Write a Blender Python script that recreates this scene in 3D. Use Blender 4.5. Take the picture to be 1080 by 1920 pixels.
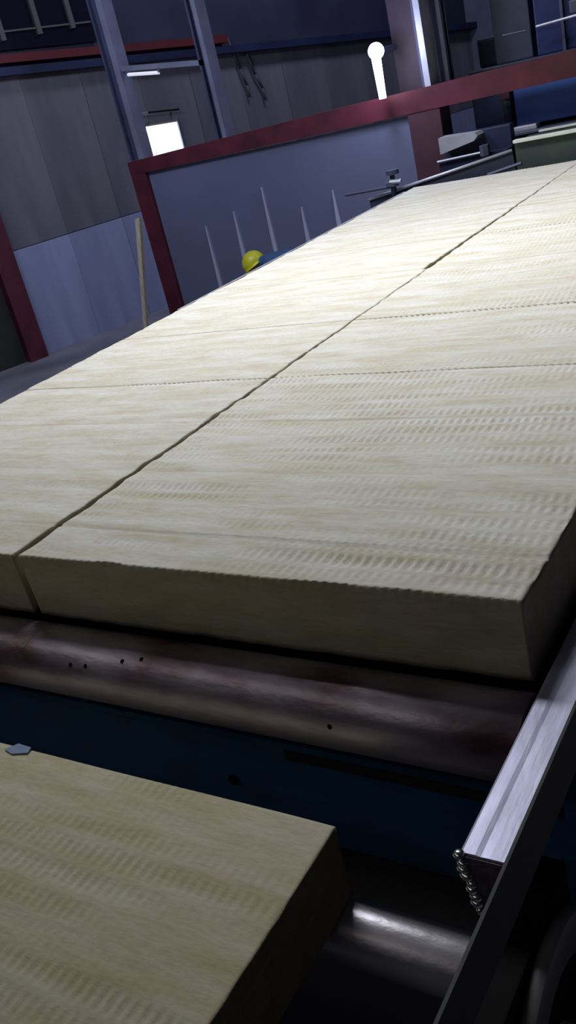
import bpy, bmesh, math, random
import numpy as np
from mathutils import Vector, Matrix
random.seed(4)
for o in list(bpy.data.objects): bpy.data.objects.remove(o, do_unlink=True)
scn = bpy.context.scene
COL = scn.collection

# ------------------------------------------------------------------ camera
CAM = Vector((1.69611, -1.23205, 0.82906))
CR = Vector((0.8390, 0.4960, -0.2240)); CF = Vector((-0.5430, 0.7350, -0.4070)).normalized()
CR = (CR - CF * CR.dot(CF)).normalized(); CU = CR.cross(CF)
FPX = 1748.87
cam = bpy.data.cameras.new('camera'); cam.sensor_fit = 'VERTICAL'; cam.sensor_height = 24
cam.lens = FPX / 1920 * 24; cam.clip_start = 0.02; cam.clip_end = 100
camo = bpy.data.objects.new('camera', cam); COL.objects.link(camo)
M = Matrix.Identity(4)
for i in range(3):
    M[i][0] = CR[i]; M[i][1] = CU[i]; M[i][2] = -CF[i]; M[i][3] = CAM[i]
camo.matrix_world = M
scn.camera = camo
def ray(x, y): return CF * FPX + CR * (x - 540) - CU * (y - 960)
def at(x, y, axis, v):
    d = ray(x, y); return CAM + d * ((v - CAM[axis]) / d[axis])

# ------------------------------------------------------------------ world, light, exposure
w = bpy.data.worlds.new('world'); scn.world = w; w.use_nodes = True
w.node_tree.nodes['Background'].inputs[0].default_value = (0.25, 0.32, 0.55, 1)
w.node_tree.nodes['Background'].inputs[1].default_value = 0.02
scn.view_settings.view_transform = 'Standard'; scn.view_settings.look = 'None'
scn.view_settings.gamma = 1; scn.view_settings.use_curve_mapping = False
scn.view_settings.exposure = 0.0
def area(name, loc, target, sx, sy, power, color):
    l = bpy.data.lights.new(name, 'AREA'); l.shape = 'RECTANGLE'; l.size = sx; l.size_y = sy
    l.energy = power; l.color = color
    o = bpy.data.objects.new(name, l); COL.objects.link(o); o.location = loc
    o.rotation_euler = (Vector(target) - Vector(loc)).to_track_quat('-Z', 'Y').to_euler()
    return o
key = area('overhead_line_light', (-1.3, 2.45, 4.4), (0.2, 2.75, 0), 0.8, 2.0, 100, (0.94, 0.96, 1.0))
key.data.spread = math.radians(94)
area('overhead_near_light', (-1.9, -2.2, 3.3), (-0.6, 0.0, -0.2), 7.0, 0.35, 17, (1.0, 0.96, 0.88))
area('far_wall_fill', (-2.2, 7.6, 4.3), (-4.0, 9.0, 0.6), 1.6, 0.6, 75, (0.66, 0.72, 1.0))  # unseen fill lamp, added to brighten the far part of the wall
area('side_wall_light', (-3.0, 3.0, 2.6), (-5.2, 5.6, -0.6), 1.6, 0.5, 60, (0.70, 0.77, 1.0))

# ------------------------------------------------------------------ materials
def mat(name, col, rough=0.6, metal=0.0, var=0.15, scale=8.0, stretch=(1, 1, 1), bump=0.0, bscale=60.0,
        col2=None, emit=None, lo=0.35, hi=0.65, spec=0.5, detail=4):
    m = bpy.data.materials.new(name); m.use_nodes = True
    nt = m.node_tree; N = nt.nodes; L = nt.links; b = N['Principled BSDF']
    b.inputs['Roughness'].default_value = rough; b.inputs['Metallic'].default_value = metal
    b.inputs['Specular IOR Level'].default_value = spec
    tc = N.new('ShaderNodeTexCoord'); mp = N.new('ShaderNodeMapping'); mp.inputs['Scale'].default_value = stretch
    L.new(tc.outputs['Object'], mp.inputs[0])
    n = N.new('ShaderNodeTexNoise'); n.inputs['Scale'].default_value = scale; n.inputs['Detail'].default_value = detail
    L.new(mp.outputs[0], n.inputs['Vector'])
    r = N.new('ShaderNodeValToRGB'); r.color_ramp.elements[0].position = lo; r.color_ramp.elements[1].position = hi
    c2 = col2 or tuple(c * (1 - var) for c in col)
    r.color_ramp.elements[0].color = (*c2, 1); r.color_ramp.elements[1].color = (*col, 1)
    L.new(n.outputs['Fac'], r.inputs[0]); L.new(r.outputs[0], b.inputs['Base Color'])
    if bump:
        n2 = N.new('ShaderNodeTexNoise'); n2.inputs['Scale'].default_value = bscale; n2.inputs['Detail'].default_value = 5
        L.new(mp.outputs[0], n2.inputs['Vector'])
        bp = N.new('ShaderNodeBump'); bp.inputs['Strength'].default_value = bump; bp.inputs['Distance'].default_value = 0.004
        L.new(n2.outputs['Fac'], bp.inputs['Height']); L.new(bp.outputs[0], b.inputs['Normal'])
    if emit:
        b.inputs['Emission Color'].default_value = (*emit[:3], 1); b.inputs['Emission Strength'].default_value = emit[3]
    return m

def wool_material(name='rock_wool', t=(1, 1, 1)):
    m = bpy.data.materials.new(name); m.use_nodes = True
    nt = m.node_tree; N = nt.nodes; L = nt.links; b = N['Principled BSDF']
    b.inputs['Roughness'].default_value = 0.95; b.inputs['Specular IOR Level'].default_value = 0.15
    g = N.new('ShaderNodeTexCoord')
    def noise(sc, stretch, det=4, rough=0.55):
        mp = N.new('ShaderNodeMapping'); mp.inputs['Scale'].default_value = stretch
        L.new(g.outputs['Object'], mp.inputs[0])
        n = N.new('ShaderNodeTexNoise'); n.inputs['Scale'].default_value = sc; n.inputs['Detail'].default_value = det
        n.inputs['Roughness'].default_value = rough
        L.new(mp.outputs[0], n.inputs['Vector']); return n
    n1 = noise(5.0, (0.7, 4.5, 3.0)); r1 = N.new('ShaderNodeValToRGB')
    e = r1.color_ramp.elements
    e[0].position = 0.30; e[0].color = (0.60 * t[0], 0.565 * t[1], 0.44 * t[2], 1)
    e[1].position = 0.72; e[1].color = (0.74 * t[0], 0.73 * t[1], 0.71 * t[2], 1)
    k = r1.color_ramp.elements.new(0.5); k.color = (0.67 * t[0], 0.65 * t[1], 0.57 * t[2], 1)
    L.new(n1.outputs['Fac'], r1.inputs[0])
    n2 = noise(9.0, (1.0, 1.6, 4.0)); r2 = N.new('ShaderNodeValToRGB')
    r2.color_ramp.elements[0].position = 0.55; r2.color_ramp.elements[0].color = (0, 0, 0, 1)
    r2.color_ramp.elements[1].position = 0.75; r2.color_ramp.elements[1].color = (1, 1, 1, 1)
    L.new(n2.outputs['Fac'], r2.inputs[0])
    mx = N.new('ShaderNodeMix'); mx.data_type = 'RGBA'; mx.inputs['B'].default_value = (0.56, 0.43, 0.33, 1)
    ml = N.new('ShaderNodeMath'); ml.operation = 'MULTIPLY'; ml.inputs[1].default_value = 0.45
    L.new(r2.outputs[0], ml.inputs[0]); L.new(ml.outputs[0], mx.inputs['Factor']); L.new(r1.outputs[0], mx.inputs['A'])
    n3 = noise(60.0, (0.5, 2.0, 2.0), 6, 0.7)
    mx2 = N.new('ShaderNodeMix'); mx2.data_type = 'RGBA'; mx2.blend_type = 'MULTIPLY'; mx2.inputs['Factor'].default_value = 0.55
    r3 = N.new('ShaderNodeValToRGB'); r3.color_ramp.elements[0].position = 0.3; r3.color_ramp.elements[0].color = (0.72, 0.7, 0.66, 1)
    r3.color_ramp.elements[1].position = 0.6
    L.new(n3.outputs['Fac'], r3.inputs[0]); L.new(mx.outputs['Result'], mx2.inputs['A']); L.new(r3.outputs[0], mx2.inputs['B'])
    L.new(mx2.outputs['Result'], b.inputs['Base Color'])
    bp = N.new('ShaderNodeBump'); bp.inputs['Strength'].default_value = 0.6; bp.inputs['Distance'].default_value = 0.003
    L.new(n3.outputs['Fac'], bp.inputs['Height']); L.new(bp.outputs[0], b.inputs['Normal'])
    return m
WOOL = wool_material()
WOOLSHADE = wool_material('shaded_rock_wool_side', (0.74, 0.70, 0.58))  # shade in the slit and on the side faces, put into a browner colour
WOOLDIM = wool_material('dimmed_rock_wool', (0.74, 0.71, 0.58))  # same wool, the dim light on the lower board put into its tint
WOOLDIMSHADE = wool_material('shaded_dim_rock_wool_side', (0.36, 0.34, 0.24))  # shade on the lower board's sides put into a much darker tint
def roller_material(name, metalc, rustc, lo, hi, scale=3.2):
    m = mat(name, metalc, 0.38, 0.6, scale=scale, stretch=(1, 2.2, 2.2), col2=rustc, lo=lo, hi=hi, bump=0.25, bscale=30, detail=7)
    return m
ROLL = roller_material('worn_roller_steel', (0.47, 0.42, 0.50), (0.13, 0.062, 0.07), 0.34, 0.60)
ROLL2 = roller_material('pale_roller_steel', (0.60, 0.58, 0.64), (0.42, 0.37, 0.37), 0.3, 0.6)
BAND = mat('pale_scuff_metal', (0.42, 0.37, 0.36), 0.5, 0.3)
STEEL = mat('bright_flat_steel', (0.60, 0.60, 0.80), 0.45, 0.35, scale=12, stretch=(4, 0.7, 1), col2=(0.40, 0.40, 0.54), lo=0.3, hi=0.7, bump=0.3, bscale=14)
WELD = mat('weld_metal', (1.0, 1.0, 1.0), 0.2, 1.0, var=0.3, scale=60, bump=0.3, bscale=90)
CUT = mat('torch_cut_steel', (0.20, 0.17, 0.20), 0.5, 0.5, scale=40, col2=(0.08, 0.065, 0.08), bump=1.0, bscale=60)
DARKP = mat('dark_painted_plate', (0.014, 0.017, 0.020), 0.6, 0.1, var=0.5, scale=12)
BLUEB = mat('blue_beam_paint', (0.018, 0.12, 0.30), 0.5, 0.0, scale=5, stretch=(1, 1, 3), col2=(0.018, 0.085, 0.19), lo=0.3, hi=0.6)
BLACK = mat('grimy_dark_steel', (0.007, 0.007, 0.008), 0.9, 0.0, spec=0.15)
RED = mat('dark_red_paint', (0.12, 0.016, 0.032), 0.55, 0.0, var=0.45, scale=5)
REDP = mat('dull_red_paint', (0.075, 0.026, 0.042), 0.6, 0.0, var=0.3, scale=4)
WHITEC = mat('pale_column_paint', (0.20, 0.21, 0.30), 0.5, 0.0, var=0.25, scale=4)
BLUEC = mat('slate_column_paint', (0.055, 0.065, 0.13), 0.6, 0.0, var=0.3, scale=4)
WALLU = mat('grey_wall_sheet', (0.165, 0.155, 0.18), 0.8, 0.0, scale=1.6, stretch=(3, 3, 0.5), col2=(0.115, 0.11, 0.135))
WALLL = mat('pale_wall_sheet', (0.31, 0.34, 0.52), 0.7, 0.0, scale=2.2, stretch=(3, 3, 0.35), col2=(0.25, 0.275, 0.43))
DARKW = mat('dark_upper_sheet', (0.035, 0.036, 0.075), 0.8, 0.0, scale=1.5, col2=(0.018, 0.018, 0.045))
PANEL = mat('slate_grey_sheet', (0.15, 0.165, 0.27), 0.6, 0.0, scale=1.0, col2=(0.13, 0.145, 0.23))
FLOORM = mat('concrete_floor', (0.24, 0.235, 0.27), 0.75, 0.0, scale=2.5, col2=(0.17, 0.17, 0.20), bump=0.2)
GLASS = mat('dark_window_glass', (0.008, 0.009, 0.02), 0.25, 0.0)
MULL = mat('dull_mullion_paint', (0.10, 0.10, 0.10), 0.6)
STRIPM = mat('pale_strip_finish', (0.46, 0.48, 0.62), 0.6, 0.0, var=0.1)
WOOD = mat('pale_yellow_wood', (0.80, 0.69, 0.50), 0.7, 0.0, var=0.3, scale=12, stretch=(6, 6, 0.6))
NAVY = mat('navy_machine_paint', (0.020, 0.028, 0.085), 0.5, 0.0, scale=3, col2=(0.012, 0.016, 0.045))
BLUEM = mat('bright_blue_machine_paint', (0.012, 0.022, 0.11), 0.5, 0.0, scale=3, col2=(0.012, 0.028, 0.12))
BLUEL = mat('mid_blue_panel_paint', (0.075, 0.18, 0.62), 0.5, 0.0, scale=4, col2=(0.065, 0.15, 0.50))
GREYM = mat('grey_machine_metal', (0.11, 0.12, 0.18), 0.5, 0.3)
PALE = mat('pale_galvanised_metal', (0.60, 0.62, 0.70), 0.4, 0.4)
GREEN = mat('green_grey_guard_paint', (0.05, 0.075, 0.06), 0.6, 0.0, scale=6, col2=(0.036, 0.05, 0.052))
WARMW = mat('warm_white_edge', (0.80, 0.84, 0.74), 0.45, 0.0)
WIN = mat('bright_daylight_pane', (0.8, 0.8, 0.8), 0.5, emit=(1.0, 0.99, 1.0, 4.0))
LAMPM = mat('lit_lamp', (0.8, 0.8, 0.8), 0.5, emit=(0.86, 0.88, 1.0, 9.0))
TUBEM = mat('dim_tube_light', (0.8, 0.8, 0.8), 0.5, emit=(0.8, 0.82, 0.95, 0.55))
YEL = mat('yellow_helmet_plastic', (0.62, 0.60, 0.02), 0.4, 0.0, var=0.15)
BLUEJ = mat('blue_work_jacket', (0.035, 0.09, 0.22), 0.85, 0.0, scale=14, col2=(0.02, 0.05, 0.13))
SKIN = mat('skin', (0.35, 0.2, 0.14), 0.6)
BOOT = mat('black_boot', (0.02, 0.02, 0.02), 0.6)
FILM = mat('pale_blue_film', (0.20, 0.27, 0.42), 0.35, 0.0, bump=0.4)

# ------------------------------------------------------------------ builders
def tag(o, label=None, cat=None, group=None, kind=None):
    if label: o['label'] = label
    if cat: o['category'] = cat
    if group: o['group'] = group
    if kind: o['kind'] = kind
    return o
def thing(name, label, cat, loc, group=None):
    o = bpy.data.objects.new(name, None); COL.objects.link(o); o.location = loc; o.empty_display_size = 0.1
    return tag(o, label, cat, group)
def link(name, bm, material, parent=None, smooth=False):
    """one mesh object; bm is in world space; child meshes go into the space of their parents"""
    base = Vector((0, 0, 0)); p = parent; chain = []
    while p is not None: base += p.location; p = p.parent
    bmesh.ops.recalc_face_normals(bm, faces=bm.faces)
    xs = [v.co for v in bm.verts]
    mn = Vector([min(c[i] for c in xs) for i in range(3)]); mx = Vector([max(c[i] for c in xs) for i in range(3)])
    org = Vector(((mn.x + mx.x) / 2, (mn.y + mx.y) / 2, mn.z))
    bmesh.ops.translate(bm, vec=-org, verts=bm.verts)
    me = bpy.data.meshes.new(name); bm.to_mesh(me); bm.free()
    for mm in (material if isinstance(material, (list, tuple)) else [material]): me.materials.append(mm)
    if smooth: me.polygons.foreach_set('use_smooth', [True] * len(me.polygons))
    o = bpy.data.objects.new(name, me); COL.objects.link(o)
    o.parent = parent; o.location = org - base
    return o
def box(bm, x0, x1, y0, y1, z0, z1, bev=0.0):
    vs = bmesh.ops.create_cube(bm, size=1)['verts']
    for v in vs:
        v.co = Vector((x0 + (x1 - x0) * (v.co.x + .5), y0 + (y1 - y0) * (v.co.y + .5), z0 + (z1 - z0) * (v.co.z + .5)))
    if bev:
        ed = set(e for v in vs for e in v.link_edges)
        bmesh.ops.bevel(bm, geom=list(ed), offset=bev, segments=2, affect='EDGES', profile=0.6)
    return bm
def B(x0, x1, y0, y1, z0, z1, bev=0.0): return box(bmesh.new(), x0, x1, y0, y1, z0, z1, bev)
def cyl(bm, a, b, r, r2=None, seg=20, caps=True):
    a = Vector(a); b = Vector(b); d = b - a
    q = d.to_track_quat('Z', 'Y').to_matrix().to_4x4()
    bmesh.ops.create_cone(bm, cap_ends=caps, segments=seg, radius1=r, radius2=r if r2 is None else r2, depth=d.length,
                          matrix=Matrix.Translation((a + b) / 2) @ q)
    return bm
def Cy(a, b, r, r2=None, seg=20): return cyl(bmesh.new(), a, b, r, r2, seg)
def lathe_x(bm, prof, cy, cz, seg=48):
    """profile of (x, radius) revolved about the line y=cy, z=cz"""
    rings = []
    for x, r in prof:
        rings.append([bm.verts.new((x, cy + r * math.cos(t * 2 * math.pi / seg), cz + r * math.sin(t * 2 * math.pi / seg))) for t in range(seg)])
    for A, Bq in zip(rings, rings[1:]):
        for i in range(seg): bm.faces.new((A[i], A[(i + 1) % seg], Bq[(i + 1) % seg], Bq[i]))
    bm.faces.new(rings[0]); bm.faces.new(rings[-1][::-1])
    return bm
def prism(bm, pts, axis, v0, v1):
    """polygon of 2-D points extruded along an axis"""
    def P(p, v):
        c = list(p); c.insert(axis, v); return c
    a = [bm.verts.new(P(p, v0)) for p in pts]; b = [bm.verts.new(P(p, v1)) for p in pts]
    bm.faces.new(a); bm.faces.new(b[::-1]); n = len(pts)
    for i in range(n): bm.faces.new((a[i], b[i], b[(i + 1) % n], a[(i + 1) % n]))
    return bm

# smooth value noise
_lat = np.random.default_rng(7).random((32, 32, 32))
def vnoise(x, y, z):
    def f(t): return t * t * (3 - 2 * t)
    xi = np.floor(x).astype(int); yi = np.floor(y).astype(int); zi = np.floor(z).astype(int)
    u = f(x - xi); v = f(y - yi); ww = f(z - zi); out = 0
    for a in (0, 1):
        for b in (0, 1):
            for c in (0, 1):
                out = out + _lat[(xi + a) % 32, (yi + b) % 32, (zi + c) % 32] * (u if a else 1 - u) * (v if b else 1 - v) * (ww if c else 1 - ww)
    return out
def wool_board(name, x0, x1, y0, y1, z0, z1, dx, dy, dz, xl=None, xr=None, creases=(), depth=0.004, shift=0.0, mats=None):
    """a pressed wool board: every side a fine grid, the top with rows of pits and creases.
    xl / xr give the left and right edge as a function of y."""
    nx = max(2, round((x1 - x0) / dx)); ny = max(2, round((y1 - y0) / dy)); nz = max(2, round((z1 - z0) / dz))
    I, J, K = [], [], []; idx = {}; quads = []
    def vid(i, j, k):
        t = (i, j, k)
        if t not in idx: idx[t] = len(I); I.append(i); J.append(j); K.append(k)
        return idx[t]
    for i in range(nx):
        for j in range(ny):
            quads.append((vid(i, j, nz), vid(i + 1, j, nz), vid(i + 1, j + 1, nz), vid(i, j + 1, nz)))
    for i in range(nx):
        for k in range(nz):
            quads.append((vid(i, 0, k), vid(i + 1, 0, k), vid(i + 1, 0, k + 1), vid(i, 0, k + 1)))
    for j in range(ny):
        for k in range(nz):
            quads.append((vid(nx, j, k), vid(nx, j + 1, k), vid(nx, j + 1, k + 1), vid(nx, j, k + 1)))
            quads.append((vid(0, j + 1, k), vid(0, j, k), vid(0, j, k + 1), vid(0, j + 1, k + 1)))
    for i in range(nx):
        for k in range(nz):
            quads.append((vid(i + 1, ny, k), vid(i, ny, k), vid(i, ny, k + 1), vid(i + 1, ny, k + 1)))
    I = np.array(I) / nx; J = np.array(J) / ny; K = np.array(K) / nz
    Y = y0 + (y1 - y0) * J; Z = z0 + (z1 - z0) * K
    XL = xl(Y) if xl else x0; XR = xr(Y) if xr else x1
    X = XL + (XR - XL) * I
    top = (K == 1)
    inner = top & (J > 0) & (J < 1)
    # pits in rows
    yy = Y + shift + 0.004 * (vnoise(X * 3, Y * 3, Y * 0 + 5) - .5)
    row = np.floor(yy / 0.057); fy = yy / 0.057 - row
    fx = X / 0.0213 + 0.37 * row + 0.15 * fy
    px = 0.5 - 0.5 * np.cos(2 * np.pi * fx); px = px ** 1.5
    py = np.where(fy > 0.72, np.clip((0.94 - fy) / 0.22, 0, 1), np.clip((fy - 0.06) / 0.3, 0, 1)) ** 0.8
    patch = np.clip((vnoise(X * 4 + 3, Y * 9 + 1, Y * 0 + 2.5) - 0.3) * 2.0, 0.06, 1) * (0.6 + 0.6 * vnoise(X * 30, Y * 20, Y * 0 + 1.5))
    d = depth * px * py * patch
    for c, cd in creases: d = d * np.clip(np.abs(Y - c) / 0.022, 0, 1)
    d += 0.0045 * (vnoise(X * 1.2, Y * 20, X * 0 + 9) - .5) + 0.003 * (vnoise(X * 5, Y * 6, X * 0 + 3) - .5)
    for c, cd in creases:
        cw = c + 0.006 * (vnoise(X * 2.2, X * 0 + c, X * 0 + 1) - .5)
        d += cd * np.clip(1 - np.abs(Y - cw) / 0.007, 0, 1) * (0.5 + vnoise(X * 9, X * 0 + 1, X * 0 + c))
    edge = np.clip(np.minimum(np.minimum(I * (x1 - x0), (1 - I) * (x1 - x0)), np.minimum(J, 1 - J) * (y1 - y0)) / 0.006, 0, 1)
    Z = Z - np.where(top, d + (1 - edge) * 0.0015, 0)
    # sides a little uneven
    n = 0.005 * (vnoise(X * 14, Y * 14, Z * 30) - .5) + 0.006 * (vnoise(X * 5 + 8, Y * 5, Z * 8) - .5)
    sgn = np.where(I == 1, -1, np.where(I == 0, 1, 0))
    X = X + sgn * np.abs(n) * (K > 0)
    Y = Y + np.where(J == 0, np.abs(n) * 1.2, 0) * 1.0
    # pits break the top front edge
    Y = Y + np.where((J == 0) & top, 0.004 * px, 0)
    org = Vector(((x0 + x1) / 2, (y0 + y1) / 2, z0))
    co = np.stack([X - org.x, Y - org.y, Z - org.z], 1)
    verts = co.tolist()
    corner = [vid(0, 0, 0), vid(0, ny, 0), vid(nx, ny, 0), vid(nx, 0, 0)]
    bottom = [vid(i, 0, 0) for i in range(nx)] + [vid(nx, j, 0) for j in range(ny)] + [vid(i, ny, 0) for i in range(nx, 0, -1)] + [vid(0, j, 0) for j in range(ny, 0, -1)]
    me = bpy.data.meshes.new(name); me.from_pydata(verts, [], quads + [bottom[::-1]])
    for mm in (mats or (WOOL, WOOLSHADE)): me.materials.append(mm)
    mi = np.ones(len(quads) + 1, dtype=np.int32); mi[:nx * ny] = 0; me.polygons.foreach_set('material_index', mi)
    me.polygons.foreach_set('use_smooth', [True] * len(me.polygons))
    o = bpy.data.objects.new(name, me); COL.objects.link(o); o.location = org
    return o

# ------------------------------------------------------------------ setting
FZ = -1.0
tag(link('floor', B(-12, 5, -4, 16, FZ - 0.1, FZ), FLOORM), 'grey concrete factory floor', kind='structure')
# left wall: runs from WA along WD
WA = Vector((-5.401, 4.986, 0)); WD = Vector((0.331, 0.944, 0)).normalized(); WN = Vector((WD.y, -WD.x, 0))   # WN towards the room
def wpt(s, z, n=0.0):
    p = WA + WD * s + WN * n; return Vector((p.x, p.y, z))
def wquad(bm, s0, s1, lo0, lo1, hi0, hi1, n0, n1):
    """slab on the wall, lower and upper edge may slope"""
    c = [(s0, lo0), (s1, lo1), (s1, hi1), (s0, hi0)]
    a = [bm.verts.new(wpt(s, z, n0)) for s, z in c]; b = [bm.verts.new(wpt(s, z, n1)) for s, z in c]
    bm.faces.new(a); bm.faces.new(b[::-1])
    for i in range(4): bm.faces.new((a[i], b[i], b[(i + 1) % 4], a[(i + 1) % 4]))
    return bm
def W(*a): return wquad(bmesh.new(), *a)
wall = tag(link('wall_left', W(-5, 7.2, FZ, FZ, 4.8, 4.8, -0.14, -0.03), DARKW), 'long factory side wall of sheet cladding', kind='structure')
def eave(s): return 1.505 - 0.083 * s
s = -3.0
k = 0
while s < 7.1:
    s1 = s + 0.62
    if s1 > -0.1:
        a = max(s, -0.1)
        link('pale_wall_panel', W(a + .002, s1 - .002, FZ, FZ, 0.005, 0.005, -0.03, 0.012 + .004 * (k % 2)), WALLL, wall)
    link('grey_wall_panel', W(s + .002, s1 - .002, 0.012, 0.012, eave(s), eave(s1), -0.03, -0.004 + .004 * (k % 2)), WALLU, wall)
    s = s1; k += 1
tag(link('trim_1', W(-1.5, 7.1, eave(-1.5), eave(7.1), eave(-1.5) + .07, eave(7.1) + .07, -0.03, 0.10), NAVY), 'dark eave beam over the grey wall', kind='structure')
tag(link('trim_2', W(-1.5, 3.1, 1.735, 1.35, 1.81, 1.42, -0.03, 0.09), mat('dark_red_trim', (0.12, 0.012, 0.018), 0.6)), 'dark red beam under the upper windows', kind='structure')  # dark red is the trim's own paint
# upper windows with mullions
win2 = tag(link('window_2', W(-1.2, 1.62, 1.80, 1.60, 2.5, 2.5, -0.03, 0.01), GLASS), 'row of dark upper windows with pale mullions', kind='structure')
for sm in (-0.15, 0.25, 0.66, 1.03, 1.38):
    link('mullion', W(sm, sm + .045, 1.74, 1.74, 2.5, 2.5, 0.0, 0.04), MULL, win2)
link('transom', W(-1.2, 1.6, 1.90, 1.76, 1.915, 1.775, 0.0, 0.03), MULL, win2)
# the bright window and its dark lintel
win1 = tag(link('window_1', W(1.85, 2.275, 0.46, 0.455, 0.765, 0.735, -0.002, 0.004), WIN), 'small bright daylight window in the grey wall', kind='structure')
link('window_frame', wquad(W(1.82, 1.85, 0.44, 0.44, 0.79, 0.79, 0.0, 0.03), 2.275, 2.30, 0.44, 0.44, 0.76, 0.76, 0.0, 0.03), GREYM, win1)
# dark door left of the near red post
door = tag(link('door_1', W(-1.3, -0.13, FZ, FZ, 0.0, 0.0, -0.03, 0.03), mat('dark_green_brown_door', (0.03, 0.033, 0.026), 0.7, scale=3, col2=(0.012, 0.014, 0.014))), 'dark doorway at the far left', kind='structure')
tag(link('wall_back', B(-4.6, 5, 11.6, 11.8, FZ, 4.8), mat('slate_back_wall', (0.11, 0.115, 0.17), 0.8)), 'slate grey end wall behind the machine', kind='structure')
tag(link('wall_right', B(4.8, 5, -4, 11.6, FZ, 4.8), WALLU), 'grey side wall', kind='structure')
tag(link('ceiling', B(-12, 5, -4, 16, 4.8, 4.9), DARKW), 'dark shed roof', kind='structure')

# ------------------------------------------------------------------ red portal
PY = 5.6
portal = thing('red_portal_frame', 'dark red steel portal frame crossing over the line beyond the boards', 'frame', (-1.6, PY, FZ))
link('beam', prism(bmesh.new(), [(-4.13, 0.412), (-2.1, 0.424), (-0.2, 0.441), (1.75, 0.455), (1.75, 0.625), (-0.2, 0.604), (-1.2, 0.586), (-2.1, 0.571), (-4.13, 0.523)], 1, PY, PY + 0.13), RED, portal)
link('post', B(-4.13, -3.965, PY, PY + 0.14, FZ, 0.413, 0.005), RED, portal)
link('post', B(-1.405, -1.15, PY + .005, PY + 0.2, FZ, 0.44, 0.005), REDP, portal)
link('post', B(1.55, 1.75, PY + .005, PY + 0.2, FZ, 0.44, 0.005), REDP, portal)
pan = tag(link('sheet_panel', B(-3.96, -1.41, PY + 0.04, PY + 0.07, FZ, 0.41), PANEL), 'large slate grey sheet filling the red portal frame between its two left posts', 'panel')
tag(link('red_post', wquad(bmesh.new(), -0.13, 0.06, FZ, FZ, 1.35, 1.35, 0.016, 0.14), RED), 'dark red steel post against the wall at the far left edge', 'post')
# pale strips on the sheet panel, tapering upwards
for (xt, yt, xb, yb, lab) in ((385, 425, 410, 540, 'slim pale vertical strip on the slate sheet, nearest the far red post'),
                              (435, 398, 455, 480, 'slim pale vertical strip just left of the tallest one, above the yellow helmet'),
                              (488, 352, 512, 462, 'tallest of the slim pale vertical strips on the slate sheet'),
                              (562, 390, 576, 450, 'short slim pale strip just right of the tallest one'),
                              (620, 358, 634, 418, 'slim pale vertical strip nearest the valve, rightmost of the row')):
    a = at(xt, yt, 1, PY); b = at(xb, yb, 1, PY); x = (a.x + b.x) / 2
    bm = prism(bmesh.new(), [(x - .022, FZ), (x + .022, FZ), (x + .020, b.z), (x + .004, a.z), (x - .004, a.z), (x - .020, b.z)], 1, PY + 0.018, PY + 0.04)
    tag(link('pale_strip', bm, STRIPM), lab, 'strip', 'pale strips on the slate sheet')
# columns above the portal
def i_column(label, x0, x1, yb, z0, z1, mf, mw, flange_right=True):
    t = thing('steel_column', label, 'column', ((x0 + x1) / 2, yb, z0), 'pale steel columns')
    f = 0.35 * (x1 - x0)
    link('flange', B(x1 - f, x1, yb, yb + 0.14, z0, z1), mf, t)
    link('web', B(x0 + 0.02, x1 - f, yb + 0.06, yb + 0.09, z0, z1), mw, t)
    link('flange', B(x0, x0 + 0.02, yb + .02, yb + 0.14, z0, z1), mw, t)
    return t
i_column('broad pale steel column rising above the far red post', -4.10, -3.93, PY, 0.528, 4.8, WHITEC, BLUEC)
i_column('slim pale steel column to the right of the bright window', -3.13, -3.02, PY, 0.55, 4.8, WHITEC, BLUEC)
t = thing('wide_column', 'wide red and slate steel column behind the bright lamp', 'column', (-1.35, PY + .15, FZ))
link('red_face', B(-1.53, -1.34, 5.82, 5.9, 0.44, 4.8), mat('purple_red_paint', (0.028, 0.013, 0.03), 0.6), t)
link('slate_face', B(-1.34, -1.255, 5.81, 5.9, 0.44, 4.8), mat('slate_blue_face', (0.06, 0.07, 0.14), 0.6), t)
link('pale_flange', B(-1.24, -1.195, 5.62, 5.8, 0.578, 4.8), PALE, t)
link('rear_flange', B(-1.15, -1.12, 5.80, 5.9, 0.44, 4.8), WHITEC, t)
link('web', B(-1.255, -1.12, 5.84, 5.87, 0.44, 4.8), BLUEC, t)
# cross brace between the two pale columns, with a small tube light below it
br = tag(link('cross_bar', prism(bmesh.new(), [(-3.93, 1.235), (-3.11, 1.115), (-3.11, 1.155), (-3.93, 1.275)], 1, PY + .02, PY + .07), WHITEC), 'pale sloping bar joining the two pale columns', 'bar')
tl = thing('tube_light', 'small dim tube light hanging under the sloping bar', 'light', (-3.7, PY, 1.13))
a = at(240, 140, 1, PY - .03); b = at(298, 136, 1, PY - .03)
link('tube', Cy(a, b, 0.014, seg=12), TUBEM, tl)
for q in (a, b): link('end_cap', Cy(q, q + Vector((0, 0, 0.035)), 0.012, seg=10), GREYM, tl)
# dark rod with a pale end above the bright window
rd = thing('wall_rod', 'thin dark rod with a pale end above the bright window', 'rod', wpt(2.0, 0.87, 0.05))
link('rod', Cy(wpt(1.93, 0.885, .06), wpt(2.31, 0.845, .06), 0.009, seg=8), BLACK, rd)
link('pale_end', Cy(wpt(1.77, 0.893, .06), wpt(1.93, 0.885, .06), 0.013, seg=8), WHITEC, rd)
link('bracket', Cy(wpt(1.79, 0.885, -.01), wpt(1.79, 0.885, .06), 0.012, seg=8), GREYM, rd)
link('bracket', Cy(wpt(2.25, 0.85, -.01), wpt(2.25, 0.85, .06), 0.012, seg=8), GREYM, rd)
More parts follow.
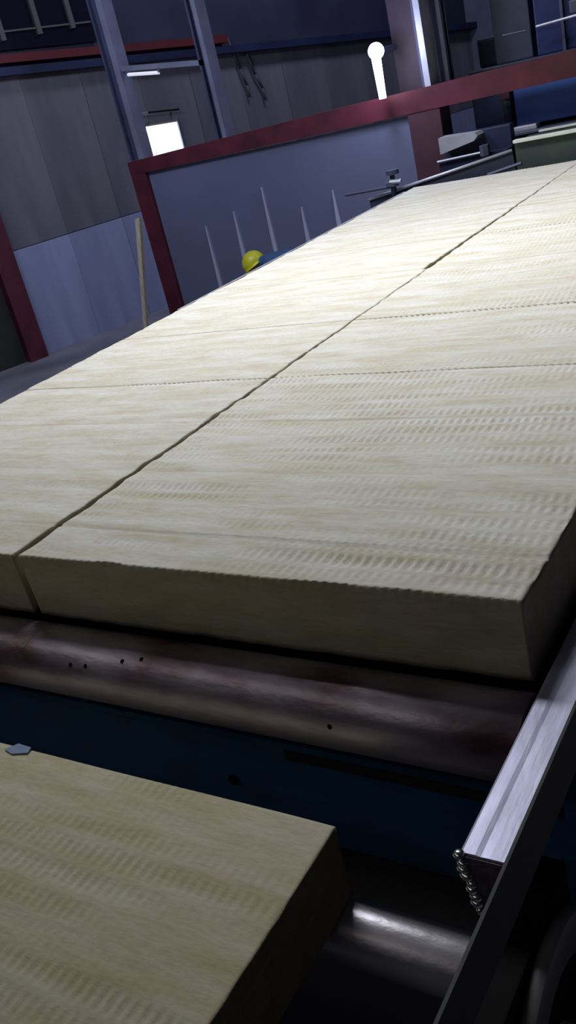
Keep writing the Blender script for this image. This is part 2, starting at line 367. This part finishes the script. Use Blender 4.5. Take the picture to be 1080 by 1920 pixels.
# hanging cables on the wall
def tube(bm, pts, r, seg=8):
    for p, q in zip(pts, pts[1:]): cyl(bm, p, q, r, seg=seg)
    return bm
for (pts, lab) in (([(432, 100), (450, 130), (463, 160), (468, 182)], 'dark cable hanging on the grey wall, left of the pair'),
                   ([(462, 112), (478, 140), (492, 165), (498, 188)], 'dark cable hanging on the grey wall, right of the pair')):
    P = []
    for x, y in pts:
        r = ray(x, y); tt = ((WA - CAM).dot(WN) + 0.03) / r.dot(WN); P.append(CAM + r * tt)
    P[0] += Vector((0, 0, .15))
    tag(link('hanging_cable', tube(bmesh.new(), P, 0.014), mat('dark_cable', (0.07, 0.07, 0.09), 0.7), smooth=True), lab, 'cable', 'hanging cables on the grey wall')
# wooden stick leaning beside the far red post
a = at(258, 410, 1, 5.55); b = at(272, 612, 1, 5.55)
b2 = b + (b - a) * ((FZ - b.z) / (b.z - a.z)); 
bm = prism(bmesh.new(), [(a.x - .028, a.z), (a.x + .024, a.z + .01), (b2.x + .02, FZ), (b2.x - .02, FZ)], 1, 5.545, 5.585)
tag(link('wooden_batten', bm, WOOD), 'pale yellow wooden batten standing beside the far red post', 'batten')
# bright lamp
lc = at(705, 96, 1, 5.5)
lamp = thing('bright_lamp', 'glaring round lamp with a lit vertical tube below it, above the red beam', 'lamp', (lc.x, 5.5, 0.6))
bm = bmesh.new(); bmesh.ops.create_uvsphere(bm, u_segments=20, v_segments=12, radius=0.058, matrix=Matrix.Translation(lc))
link('bulb', bm, LAMPM, lamp, True)
tb = at(718, 185, 1, 5.5)
link('tube', Cy((lc.x - .008, 5.5, lc.z - .04), (tb.x, 5.5, tb.z), 0.034, 0.026, seg=16), LAMPM, lamp, True)
link('bracket', B(lc.x - .015, lc.x + .015, 5.53, 5.82, lc.z - .02, lc.z + .02), GREYM, lamp)
pl = bpy.data.lights.new('bulb_light', 'POINT'); pl.energy = 14; pl.color = (0.62, 0.66, 1.0); pl.shadow_soft_size = 0.06
plo = bpy.data.objects.new('bulb_light', pl); COL.objects.link(plo); plo.location = (0, -0.16, lc.z - 0.6); plo.parent = lamp

# ------------------------------------------------------------------ worker crouching behind the line
def worker():
    base = Vector((-2.75, 5.2, FZ))
    t = thing('person', 'person in a yellow hard hat and blue jacket bent down low behind the line', 'person', base)
    me = bpy.data.meshes.new('body')
    J = {'pel': (-2.50, 5.22, -0.46, .13), 'bel': (-2.62, 5.22, -0.44, .12), 'che': (-2.80, 5.22, -0.42, .12), 'nec': (-2.95, 5.22, -0.42, .06),
         'hea': (-3.04, 5.21, -0.44, .085), 'chin': (-3.08, 5.21, -0.52, .06),
         'hl': (-2.48, 5.13, -0.52, .085), 'kl': (-2.86, 5.06, -0.72, .065), 'al': (-2.62, 5.08, -0.95, .045), 'tl': (-2.78, 5.07, -0.965, .04),
         'hr': (-2.48, 5.31, -0.52, .085), 'kr': (-2.86, 5.38, -0.74, .065), 'ar': (-2.60, 5.36, -0.95, .045), 'tr': (-2.76, 5.37, -0.965, .04),
         'sl': (-2.84, 5.07, -0.46, .065), 'el': (-2.98, 5.02, -0.70, .048), 'wl': (-3.12, 5.10, -0.88, .032), 'fl': (-3.16, 5.12, -0.95, .03),
         'sr': (-2.84, 5.37, -0.46, .065), 'er': (-2.98, 5.42, -0.70, .048), 'wr': (-3.12, 5.34, -0.88, .032), 'fr': (-3.16, 5.32, -0.95, .03)}
    E = [('pel', 'bel'), ('bel', 'che'), ('che', 'nec'), ('nec', 'hea'), ('hea', 'chin'), ('pel', 'hl'), ('hl', 'kl'), ('kl', 'al'), ('al', 'tl'),
         ('pel', 'hr'), ('hr', 'kr'), ('kr', 'ar'), ('ar', 'tr'), ('che', 'sl'), ('sl', 'el'), ('el', 'wl'), ('wl', 'fl'), ('che', 'sr'), ('sr', 'er'), ('er', 'wr'), ('wr', 'fr')]
    keys = list(J); me.from_pydata([Vector(J[k][:3]) - base for k in keys], [(keys.index(a), keys.index(b)) for a, b in E], [])
    tmp = bpy.data.objects.new('tmp', me); COL.objects.link(tmp)
    sk = tmp.modifiers.new('s', 'SKIN'); sk.use_smooth_shade = True
    for i, k in enumerate(keys):
        me.skin_vertices[0].data[i].radius = (J[k][3], J[k][3]); me.skin_vertices[0].data[i].use_root = (k == 'pel')
    ss = tmp.modifiers.new('u', 'SUBSURF'); ss.levels = 2; ss.render_levels = 2
    dg = bpy.context.evaluated_depsgraph_get(); dg.update()
    m2 = bpy.data.meshes.new_from_object(tmp.evaluated_get(dg)); bpy.data.objects.remove(tmp, do_unlink=True)
    m2.materials.clear()
    for mm in (BLUEJ, SKIN, BOOT): m2.materials.append(mm)
    for p in m2.polygons:
        c = p.center + base
        p.use_smooth = True
        p.material_index = 1 if (c.x < -2.975 and c.z > -0.60) or (c.x < -3.10 and c.z < -0.86) else (2 if c.z < -0.91 and c.x > -2.95 else 0)
    o = bpy.data.objects.new('body', m2); COL.objects.link(o); o.parent = t
    # hard hat, crown pointing to the left and up
    bm = bmesh.new(); bmesh.ops.create_uvsphere(bm, u_segments=24, v_segments=14, radius=0.095)
    bmesh.ops.delete(bm, geom=[v for v in bm.verts if v.co.z < -0.03], context='VERTS')
    ed = [e for e in bm.edges if e.is_boundary]
    r = bmesh.ops.extrude_edge_only(bm, edges=ed)
    for v in [g for g in r['geom'] if isinstance(g, bmesh.types.BMVert)]: v.co.x *= 1.22; v.co.y *= 1.18; v.co.z -= .006
    rotm = Vector((-0.45, -0.1, 0.9)).normalized().to_track_quat('Z', 'X').to_matrix().to_4x4()
    bmesh.ops.transform(bm, matrix=Matrix.Translation((-3.055, 5.21, -0.415)) @ rotm, verts=bm.verts)
    h = link('hard_hat', bm, YEL, t, True); h['label'] = 'yellow hard hat'
    md = h.modifiers.new('s', 'SOLIDIFY'); md.thickness = 0.006; md.offset = 1
    t.location.x += 0.28
worker()

# ------------------------------------------------------------------ the machine beyond the boards
mc = thing('line_machine', 'dark blue machine housing at the far end of the line behind the red beam', 'machine', (0.3, 6.9, FZ))
link('housing', B(-1.07, 1.7, 6.05, 8.2, FZ, 0.60, 0.01), NAVY, mc)
link('tower', B(-0.55, 1.7, 6.08, 8.2, 0.60, 2.0, 0.01), BLUEM, mc)
link('grey_column', B(-0.90, -0.62, 6.2, 6.45, 0.60, 2.0, 0.01), GREYM, mc)
link('side_box', B(-1.07, -0.80, 6.3, 7.0, 0.60, 0.80, 0.02), NAVY, mc)
link('blue_panel', B(-0.70, 1.2, 5.90, 6.05, 0.175, 0.455, 0.008), BLUEL, mc)
link('panel_edge', B(-0.71, 1.2, 5.885, 5.90, 0.449, 0.460), WHITEC, mc)
link('grey_fitting', Cy((-0.78, 5.95, 0.165), (-0.78, 5.95, 0.36), 0.034, seg=14), GREYM, mc, True)
link('red_bracket', B(-0.82, -0.74, 5.93, 6.05, 0.37, 0.50, 0.005), REDP, mc)
link('ledge', B(-0.72, 1.2, 5.72, 6.05, 0.13, 0.150, 0.004), GREYM, mc)
link('clamp_block', B(-0.69, -0.52, 5.78, 5.88, 0.15, 0.185, 0.01), PALE, mc)
a = at(942, 67, 1, 5.95); b = at(987, 57, 1, 5.95)
link('pipe', Cy(a, b, 0.007, seg=8), GREYM, mc)
a = at(1005, 50, 1, 5.95); b = at(1090, 26, 1, 5.95)
link('pipe', Cy(a, b, 0.009, seg=8), PALE, mc)
link('junction_box', B(-0.27, 0.0, 5.96, 6.08, 0.82, 0.90, 0.01), GREYM, mc)
link('post_strip', B(-0.36, -0.34, 6.05, 6.08, 0.6, 2.0), GREYM, mc)
g = thing('guard_box', 'green grey guard with two bright edges just beyond the last boards', 'guard', (0.4, 5.2, FZ))
link('face', B(-0.47, 1.3, 5.12, 5.16, -0.30, 0.150, 0.004), GREEN, g)
link('bright_edge', B(-0.47, 1.3, 5.09, 5.15, 0.150, 0.170, 0.003), WARMW, g)
link('bright_edge', B(-0.36, 1.3, 5.30, 5.34, 0.170, 0.182, 0.002), WARMW, g)
link('top', B(-0.47, 1.3, 5.15, 5.45, 0.135, 0.15), GREEN, g)
link('leg', B(-0.45, -0.40, 5.3, 5.35, FZ, 0.135), BLACK, g); link('leg', B(1.2, 1.25, 5.3, 5.35, FZ, 0.135), BLACK, g)
# white sheet hood and its dark box left of the guard
hd = thing('pale_hood', 'pale sheet metal hood beside the wide red post at the far end', 'hood', (-0.95, 5.45, 0.0))
link('sheet', prism(bmesh.new(), [(-1.10, 0.135), (-1.10, 0.245), (-0.83, 0.235), (-0.81, 0.215), (-0.84, 0.185)], 1, 5.38, 5.52), PALE, hd)
link('box', B(-1.12, -0.62, 5.52, 5.60, -0.05, 0.24, 0.01), NAVY, hd)
link('edge_bar', Cy(at(820, 304, 1, 5.38), at(902, 286, 1, 5.38), 0.008, seg=8), PALE, hd)
link('under_box', prism(bmesh.new(), [(-1.13, -0.05), (-1.13, 0.075), (-0.80, 0.09), (-0.62, 0.09), (-0.62, -0.05)], 1, 5.40, 5.52), NAVY, hd)
link('nut', Cy((-0.76, 5.35, 0.08), (-0.76, 5.35, 0.15), 0.035, seg=6), GREYM, hd)
# inclined rail with dark side plate and hand valve
ra = at(692, 374, 1, 5.02); rb = at(960, 282, 1, 5.16)
rl = thing('inclined_rail', 'thin pale rail on a dark plate along the far left corner of the boards', 'rail', (-1.1, 5.1, -0.1))
link('rail', Cy(ra, rb, 0.011, seg=10), PALE, rl, True)
bm = bmesh.new(); n_ = [ra, rb, Vector((rb.x + .02, rb.y, -0.28)), Vector((ra.x, ra.y, -0.28))]
aa = [bm.verts.new(v + Vector((0, 0.004, 0))) for v in n_]; bb = [bm.verts.new(v + Vector((0, 0.03, 0))) for v in n_]
bm.faces.new(aa); bm.faces.new(bb[::-1])
for i in range(4): bm.faces.new((aa[i], bb[i], bb[(i + 1) % 4], aa[(i + 1) % 4]))
link('side_plate', bm, mat('slate_side_plate', (0.03, 0.036, 0.07), 0.6), rl)
link('short_bar', Cy(at(915, 328, 1, 5.06), at(978, 306, 1, 5.06), 0.012, seg=8), GREYM, rl)
vl = thing('hand_valve', 'small dark hand valve with a long thin lever at the far left corner', 'valve', (-1.33, 5.0, 0.0))
link('stem', Cy((-1.325, 5.0, -0.06), (-1.315, 5.0, 0.11), 0.022, 0.016, seg=12), BLUEC, vl, True)
link('wheel', Cy((-1.31, 5.0, 0.105), (-1.31, 5.0, 0.135), 0.045, seg=16), BLUEC, vl)
link('collar', Cy((-1.325, 5.0, 0.03), (-1.323, 5.0, 0.055), 0.045, seg=16), GREYM, vl)
link('lever', Cy((-1.70, 4.98, 0.022), (-1.325, 5.0, 0.025), 0.010, seg=8), BLUEC, vl)
link('pipe', Cy((-1.325, 5.0, FZ), (-1.325, 5.0, -0.06), 0.02, seg=12), BLACK, vl)
link('side_fitting', Cy((-1.325, 4.97, 0.06), (-1.24, 4.97, 0.055), 0.015, seg=8), PALE, vl)

# ------------------------------------------------------------------ the wool boards
T = 0.162
def gap(Y):
    """width of the slit along the line"""
    g1 = np.clip(0.021 * (1 - Y / 2.4), 0.002, 1)
    g2 = np.clip(0.022 * (1 - (Y - 2.46) / 1.9), 0.002, 1)
    return np.where(Y < 2.40, g1, np.where(Y < 2.46, 0.0015, g2)) + 0.0025 * (vnoise(Y * 6, Y * 0 + 2, Y * 0 + 4) - .5)
cuts = [0.0, 1.155, 1.752, 2.46, 3.06, 3.66, 4.30, 4.98]
nth = ['front', 'second', 'third', 'fourth', 'fifth', 'sixth', 'seventh']
cre = [(a_, 1.9 * b_) for a_, b_ in [(0.145, .005), (0.79, .003), (0.46, .0015), (0.62, .0012), (1.0, .001), (1.42, .0025), (2.1, .003), (2.28, .0015), (2.72, .003), (2.9, .0015), (3.35, .003), (3.95, .003), (4.1, .002), (4.6, .003), (0.3, .0012), (0.92, .0012), (1.28, .0015), (1.58, .0015), (1.9, .0016)]]
for i in range(7):
    y0, y1 = cuts[i], cuts[i + 1]
    seam = 0.0006 if i else 0
    cc = [c for c in cre if y0 < c[0] < y1]
    dy = 0.006 if i == 0 else (0.009 if i < 3 else 0.014)
    dxr = 0.0055 if i == 0 else 0.007
    for side in ('left', 'right'):
        if side == 'left':
            a0, a1 = -1.157, 0.0
            xl = lambda Y: -1.157 + 0.006 * (vnoise(Y * 3, Y * 0 + 8, Y * 0) - .5); xr = lambda Y: -gap(Y)
        else:
            a0, a1 = 0.0, 1.2
            xl = lambda Y: 0 * Y + 0.0; xr = lambda Y: 1.2 + 0.004 * (vnoise(Y * 5, Y * 0 + 3, Y * 0) - .5)
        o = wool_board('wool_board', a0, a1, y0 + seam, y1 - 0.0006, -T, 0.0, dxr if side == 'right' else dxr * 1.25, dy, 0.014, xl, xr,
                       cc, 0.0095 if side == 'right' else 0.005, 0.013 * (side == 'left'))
        if i == 0: lab = 'rock wool board %s of the dark slit, at the front end over the roller' % side
        elif i == 6: lab = 'pale rock wool board %s of the dark slit, farthest from the camera beside the machine' % side
        else: lab = 'pale rock wool board %s of the dark slit, %s from the front end' % (side, nth[i])
        tag(o, lab, 'insulation board', 'rock wool boards on the line')
# lower board in the foreground
ZL = -0.335
lb = wool_board('wool_board', -0.36, 0.905, -1.15, -0.252, ZL - T, ZL, 0.0055, 0.006, 0.014, None, None, [(-0.62, .002)], 0.0055, 0.02, (WOOLDIM, WOOLDIMSHADE))
tag(lb, 'dim rock wool board lying lower in the foreground, below the blue beam', 'insulation board')
fp = at(45, 1405, 2, ZL + .004)
bm = prism(bmesh.new(), [(fp.x - .05, fp.y - .012), (fp.x - .02, fp.y - .020), (fp.x + .018, fp.y - .006), (fp.x + .012, fp.y + .010), (fp.x - .03, fp.y + .012)], 2, ZL + .0005, ZL + .004)
tag(link('film_scrap', bm, FILM), 'small pale blue scrap at the far edge of the lower board', 'scrap')

# ------------------------------------------------------------------ the line: rollers, beams, rails
def roller(label, y, z, r, x0, x1, m, group=None, band=False):
    t = thing('roller', label, 'roller', ((x0 + x1) / 2, y, z - r), group)
    link('drum', lathe_x(bmesh.new(), [(x0, r * .96), (x0 + .004, r), (x0 + .4, r), (x1 - .4, r), (x1 - .004, r), (x1, r * .96)], y, z, 56), m, t, True)
    link('shaft', Cy((x0 - .018, y, z), (x0, y, z), r * .3), BLACK, t, True)
    link('shaft', Cy((x1, y, z), (x1 + .014, y, z), r * .3), BLACK, t, True)
    return t
RY, RZC, RR = -0.0506, -0.2435, 0.0794
r1 = roller('thick rust-brown steel roller under the front end of the boards', RY, RZC, RR, -1.2, 1.205, ROLL)
def on_drum(x, y, rr=0.0):
    d = ray(x, y); oy = CAM.y - RY; oz = CAM.z - RZC
    A_ = d.y ** 2 + d.z ** 2; B_ = 2 * (oy * d.y + oz * d.z); C_ = oy * oy + oz * oz - (RR + rr) ** 2
    tt = (-B_ - math.sqrt(max(0, B_ * B_ - 4 * A_ * C_))) / (2 * A_); q = CAM + d * tt
    return q, Vector((0, q.y - RY, q.z - RZC)).normalized()
bm = bmesh.new()   # pale scuff ring, part of the way round
vs = []
for x, y, wd in ((42, 1214, 4), (46, 1205, 6), (54, 1195, 7), (64, 1184, 7), (78, 1174, 6), (90, 1168, 5)):
    a, n = on_drum(x - wd, y); b, n2 = on_drum(x + wd, y)
    vs.append((bm.verts.new(a + n * .0006), bm.verts.new(b + n2 * .0006)))
for a, b in zip(vs, vs[1:]): bm.faces.new((a[0], a[1], b[1], b[0]))
bmesh.ops.solidify(bm, geom=bm.faces[:], thickness=0.0005)
lk = link('scuff_ring', bm, BAND, r1); lk['label'] = 'pale scuffed ring'
for (x, y) in ((132, 1247), (160, 1249), (229, 1240), (265, 1236), (618, 1363)):
    q, n = on_drum(x, y)
    link('grime_spot', Cy(q - n * .002, q + n * .0006, 0.006, 0.005, seg=10), BLACK, r1)
for i in range(1, 9):
    y = RY + i * 0.6
    roller('dark steel roller under the boards, %s behind the rust-brown one' % ['', 'first', 'second', 'third', 'fourth', 'fifth', 'sixth', 'seventh', 'eighth'][i], y, RZC, RR, -1.2, 1.2, ROLL, 'rollers hidden under the boards')
r2 = roller('pale steel roller beside the lower board, ending at the welded rail', -0.285, -0.5555, 0.0575, -0.40, 1.17, ROLL2)
roller('pale steel roller under the near part of the lower board', -0.95, -0.5555, 0.0575, -0.40, 1.17, ROLL2)
cb = thing('cross_beam', 'dark blue steel cross beam below the rust-brown roller', 'beam', (0, 0.05, -0.68))
link('web', B(-1.30, 1.285, 0.0, 0.02, -0.675, -0.44, 0.002), BLUEB, cb)
link('top_flange', B(-1.30, 1.285, 0.0, 0.12, -0.44, -0.42, 0.002), BLUEB, cb)
link('rust_strip', B(0.62, 1.22, -0.003, 0.0, -0.462, -0.436), mat('rusty_strip', (0.035, 0.026, 0.024), 0.8, scale=20, col2=(0.015, 0.013, 0.014)), cb)
link('bottom_flange', B(-1.30, 1.285, 0.0, 0.12, -0.695, -0.675, 0.002), BLUEB, cb)
link('bolt', Cy((0.45, -0.008, -0.56), (0.45, 0.0, -0.56), 0.013, seg=6), BLACK, cb)
# side members
RZ = -0.14
sp = thing('side_rail', 'bright flat steel rail with a weld-beaded end beside the front corner', 'rail', (1.26, 1.0, RZ - .1))
r_ = bmesh.new()
for (xa, xb) in ((1.224, 1.287),):
    ny = 60
    rows = []
    for j in range(ny + 1):
        y = -0.405 + 3.6 * (j / ny) ** 1.6
        jit = 0.0
        rows.append([r_.verts.new((xa, y, RZ - .03)), r_.verts.new((xa, y, RZ - .003)), r_.verts.new((xa + .004, y, RZ + jit * .3)),
                     r_.verts.new((xa + .022, y, RZ + .0005)), r_.verts.new((xa + .03, y, RZ - .0006)), r_.verts.new((xa + .042, y, RZ)),
                     r_.verts.new((xb, y, RZ)), r_.verts.new((xb, y, RZ - .03))])
    for A, Bq in zip(rows, rows[1:]):
        for i in range(8): r_.faces.new((A[i], A[(i + 1) % 8], Bq[(i + 1) % 8], Bq[i]))
    r_.faces.new(rows[0]); r_.faces.new(rows[-1][::-1])
link('flat_bar', r_, STEEL, sp)
# torch-cut end: tapering face below the bar end
link('cut_end', prism(bmesh.new(), [(1.2245, RZ - .004), (1.287, RZ - .004), (1.287, -0.245), (1.232, -0.245)], 1, -0.408, -0.370), CUT, sp)
rnd = random.Random(3)
for k in range(9):
    f = k / 8
    p = Vector((1.226 + 0.016 * f + rnd.uniform(-.003, .003), -0.408, RZ - 0.002 - 0.098 * f))
    bm = bmesh.new(); bmesh.ops.create_icosphere(bm, subdivisions=2, radius=1.0, matrix=Matrix.Translation(p) @ Matrix.Diagonal((rnd.uniform(.006, .011), .009, rnd.uniform(.005, .0085), 1)))
    link('weld_bead', bm, WELD, sp, True)
link('side_plate', B(1.287, 1.292, -1.3, 4.9, -0.238, RZ + .001), DARKP, sp)
link('side_plate_lip', B(1.224, 1.287, -0.370, 4.9, -0.238, -0.226), DARKP, sp)
ls = thing('left_side_frame', 'dark side frame with a thin pale guide strip along the left of the boards', 'frame', (-1.22, 2.5, FZ))
link('channel', B(-1.29, -1.225, -0.3, 4.98, -0.36, -0.17, 0.004), BLUEC, ls)
link('guide_strip', B(-1.180, -1.168, 2.2, 4.85, -0.12, -0.002, 0.001), PALE, ls)
link('bracket', B(-1.29, -1.18, 2.6, 2.64, -0.17, -0.10), BLUEC, ls); link('bracket', B(-1.29, -1.18, 4.2, 4.24, -0.17, -0.10), BLUEC, ls)
for y in (0.2, 2.4, 4.6): link('leg', B(-1.285, -1.23, y, y + .06, FZ, -0.36), BLUEC, ls)
rf = thing('right_side_frame', 'dark frame legs and lower member under the right rail', 'frame', (1.26, 1.0, FZ))
link('gap_shade_sheet', B(-1.22, 1.222, 0.13, 4.9, -0.372, -0.365), BLACK, rf)  # dark sheet added to hide the lit floor behind the roller gap
link('channel', B(1.225, 1.285, 0.14, 4.9, -0.36, -0.24, 0.004), NAVY, rf)
for y in (0.2, 2.4, 4.6): link('leg', B(1.23, 1.285, y, y + .06, FZ, -0.36), NAVY, rf)
lf = thing('lower_conveyor_frame', 'black frame carrying the lower board and pale roller', 'frame', (0.4, -0.6, FZ))
link('side_channel', B(1.185, 1.235, -1.5, -0.06, -0.60, -0.50, 0.004), BLACK, lf)
link('side_channel', B(-0.49, -0.44, -1.5, -0.06, -0.60, -0.50, 0.004), BLACK, lf)
for x in (1.185, -0.49):
    for y in (-1.45, -0.12): link('leg', B(x, x + .05, y, y + .05, FZ, -0.60), BLACK, lf)
# drive pulley
pc = Vector((0, -0.235, -0.735))
pu = thing('drive_pulley', 'dull pale pulley wheel outside the dark side plate at the lower right', 'pulley', (1.27, pc.y, pc.z - .21))
bm = bmesh.new(); seg = 56; rings = []
for (x, r) in ((1.238, .216), (1.241, .219), (1.262, .216), (1.264, .213), (1.262, .142), (1.238, .142)):
    rings.append([bm.verts.new((x, pc.y + r * math.cos(2 * math.pi * i / seg), pc.z + r * math.sin(2 * math.pi * i / seg))) for i in range(seg)])
for q in range(len(rings)):
    A = rings[q]; Bq = rings[(q + 1) % len(rings)]
    for i in range(seg): bm.faces.new((A[i], A[(i + 1) % seg], Bq[(i + 1) % seg], Bq[i]))
link('rim', bm, mat('dull_pulley_metal', (0.20, 0.20, 0.21), 0.5, 0.2), pu, True)
link('disc', Cy((1.242, pc.y, pc.z), (1.250, pc.y, pc.z), 0.144, seg=40), BLACK, pu)
link('hub', Cy((1.25, pc.y, pc.z), (1.285, pc.y, pc.z), 0.028, seg=6), PALE, pu)
link('shaft', Cy((1.18, pc.y, pc.z), (1.242, pc.y, pc.z), 0.02, seg=16), BLACK, pu)
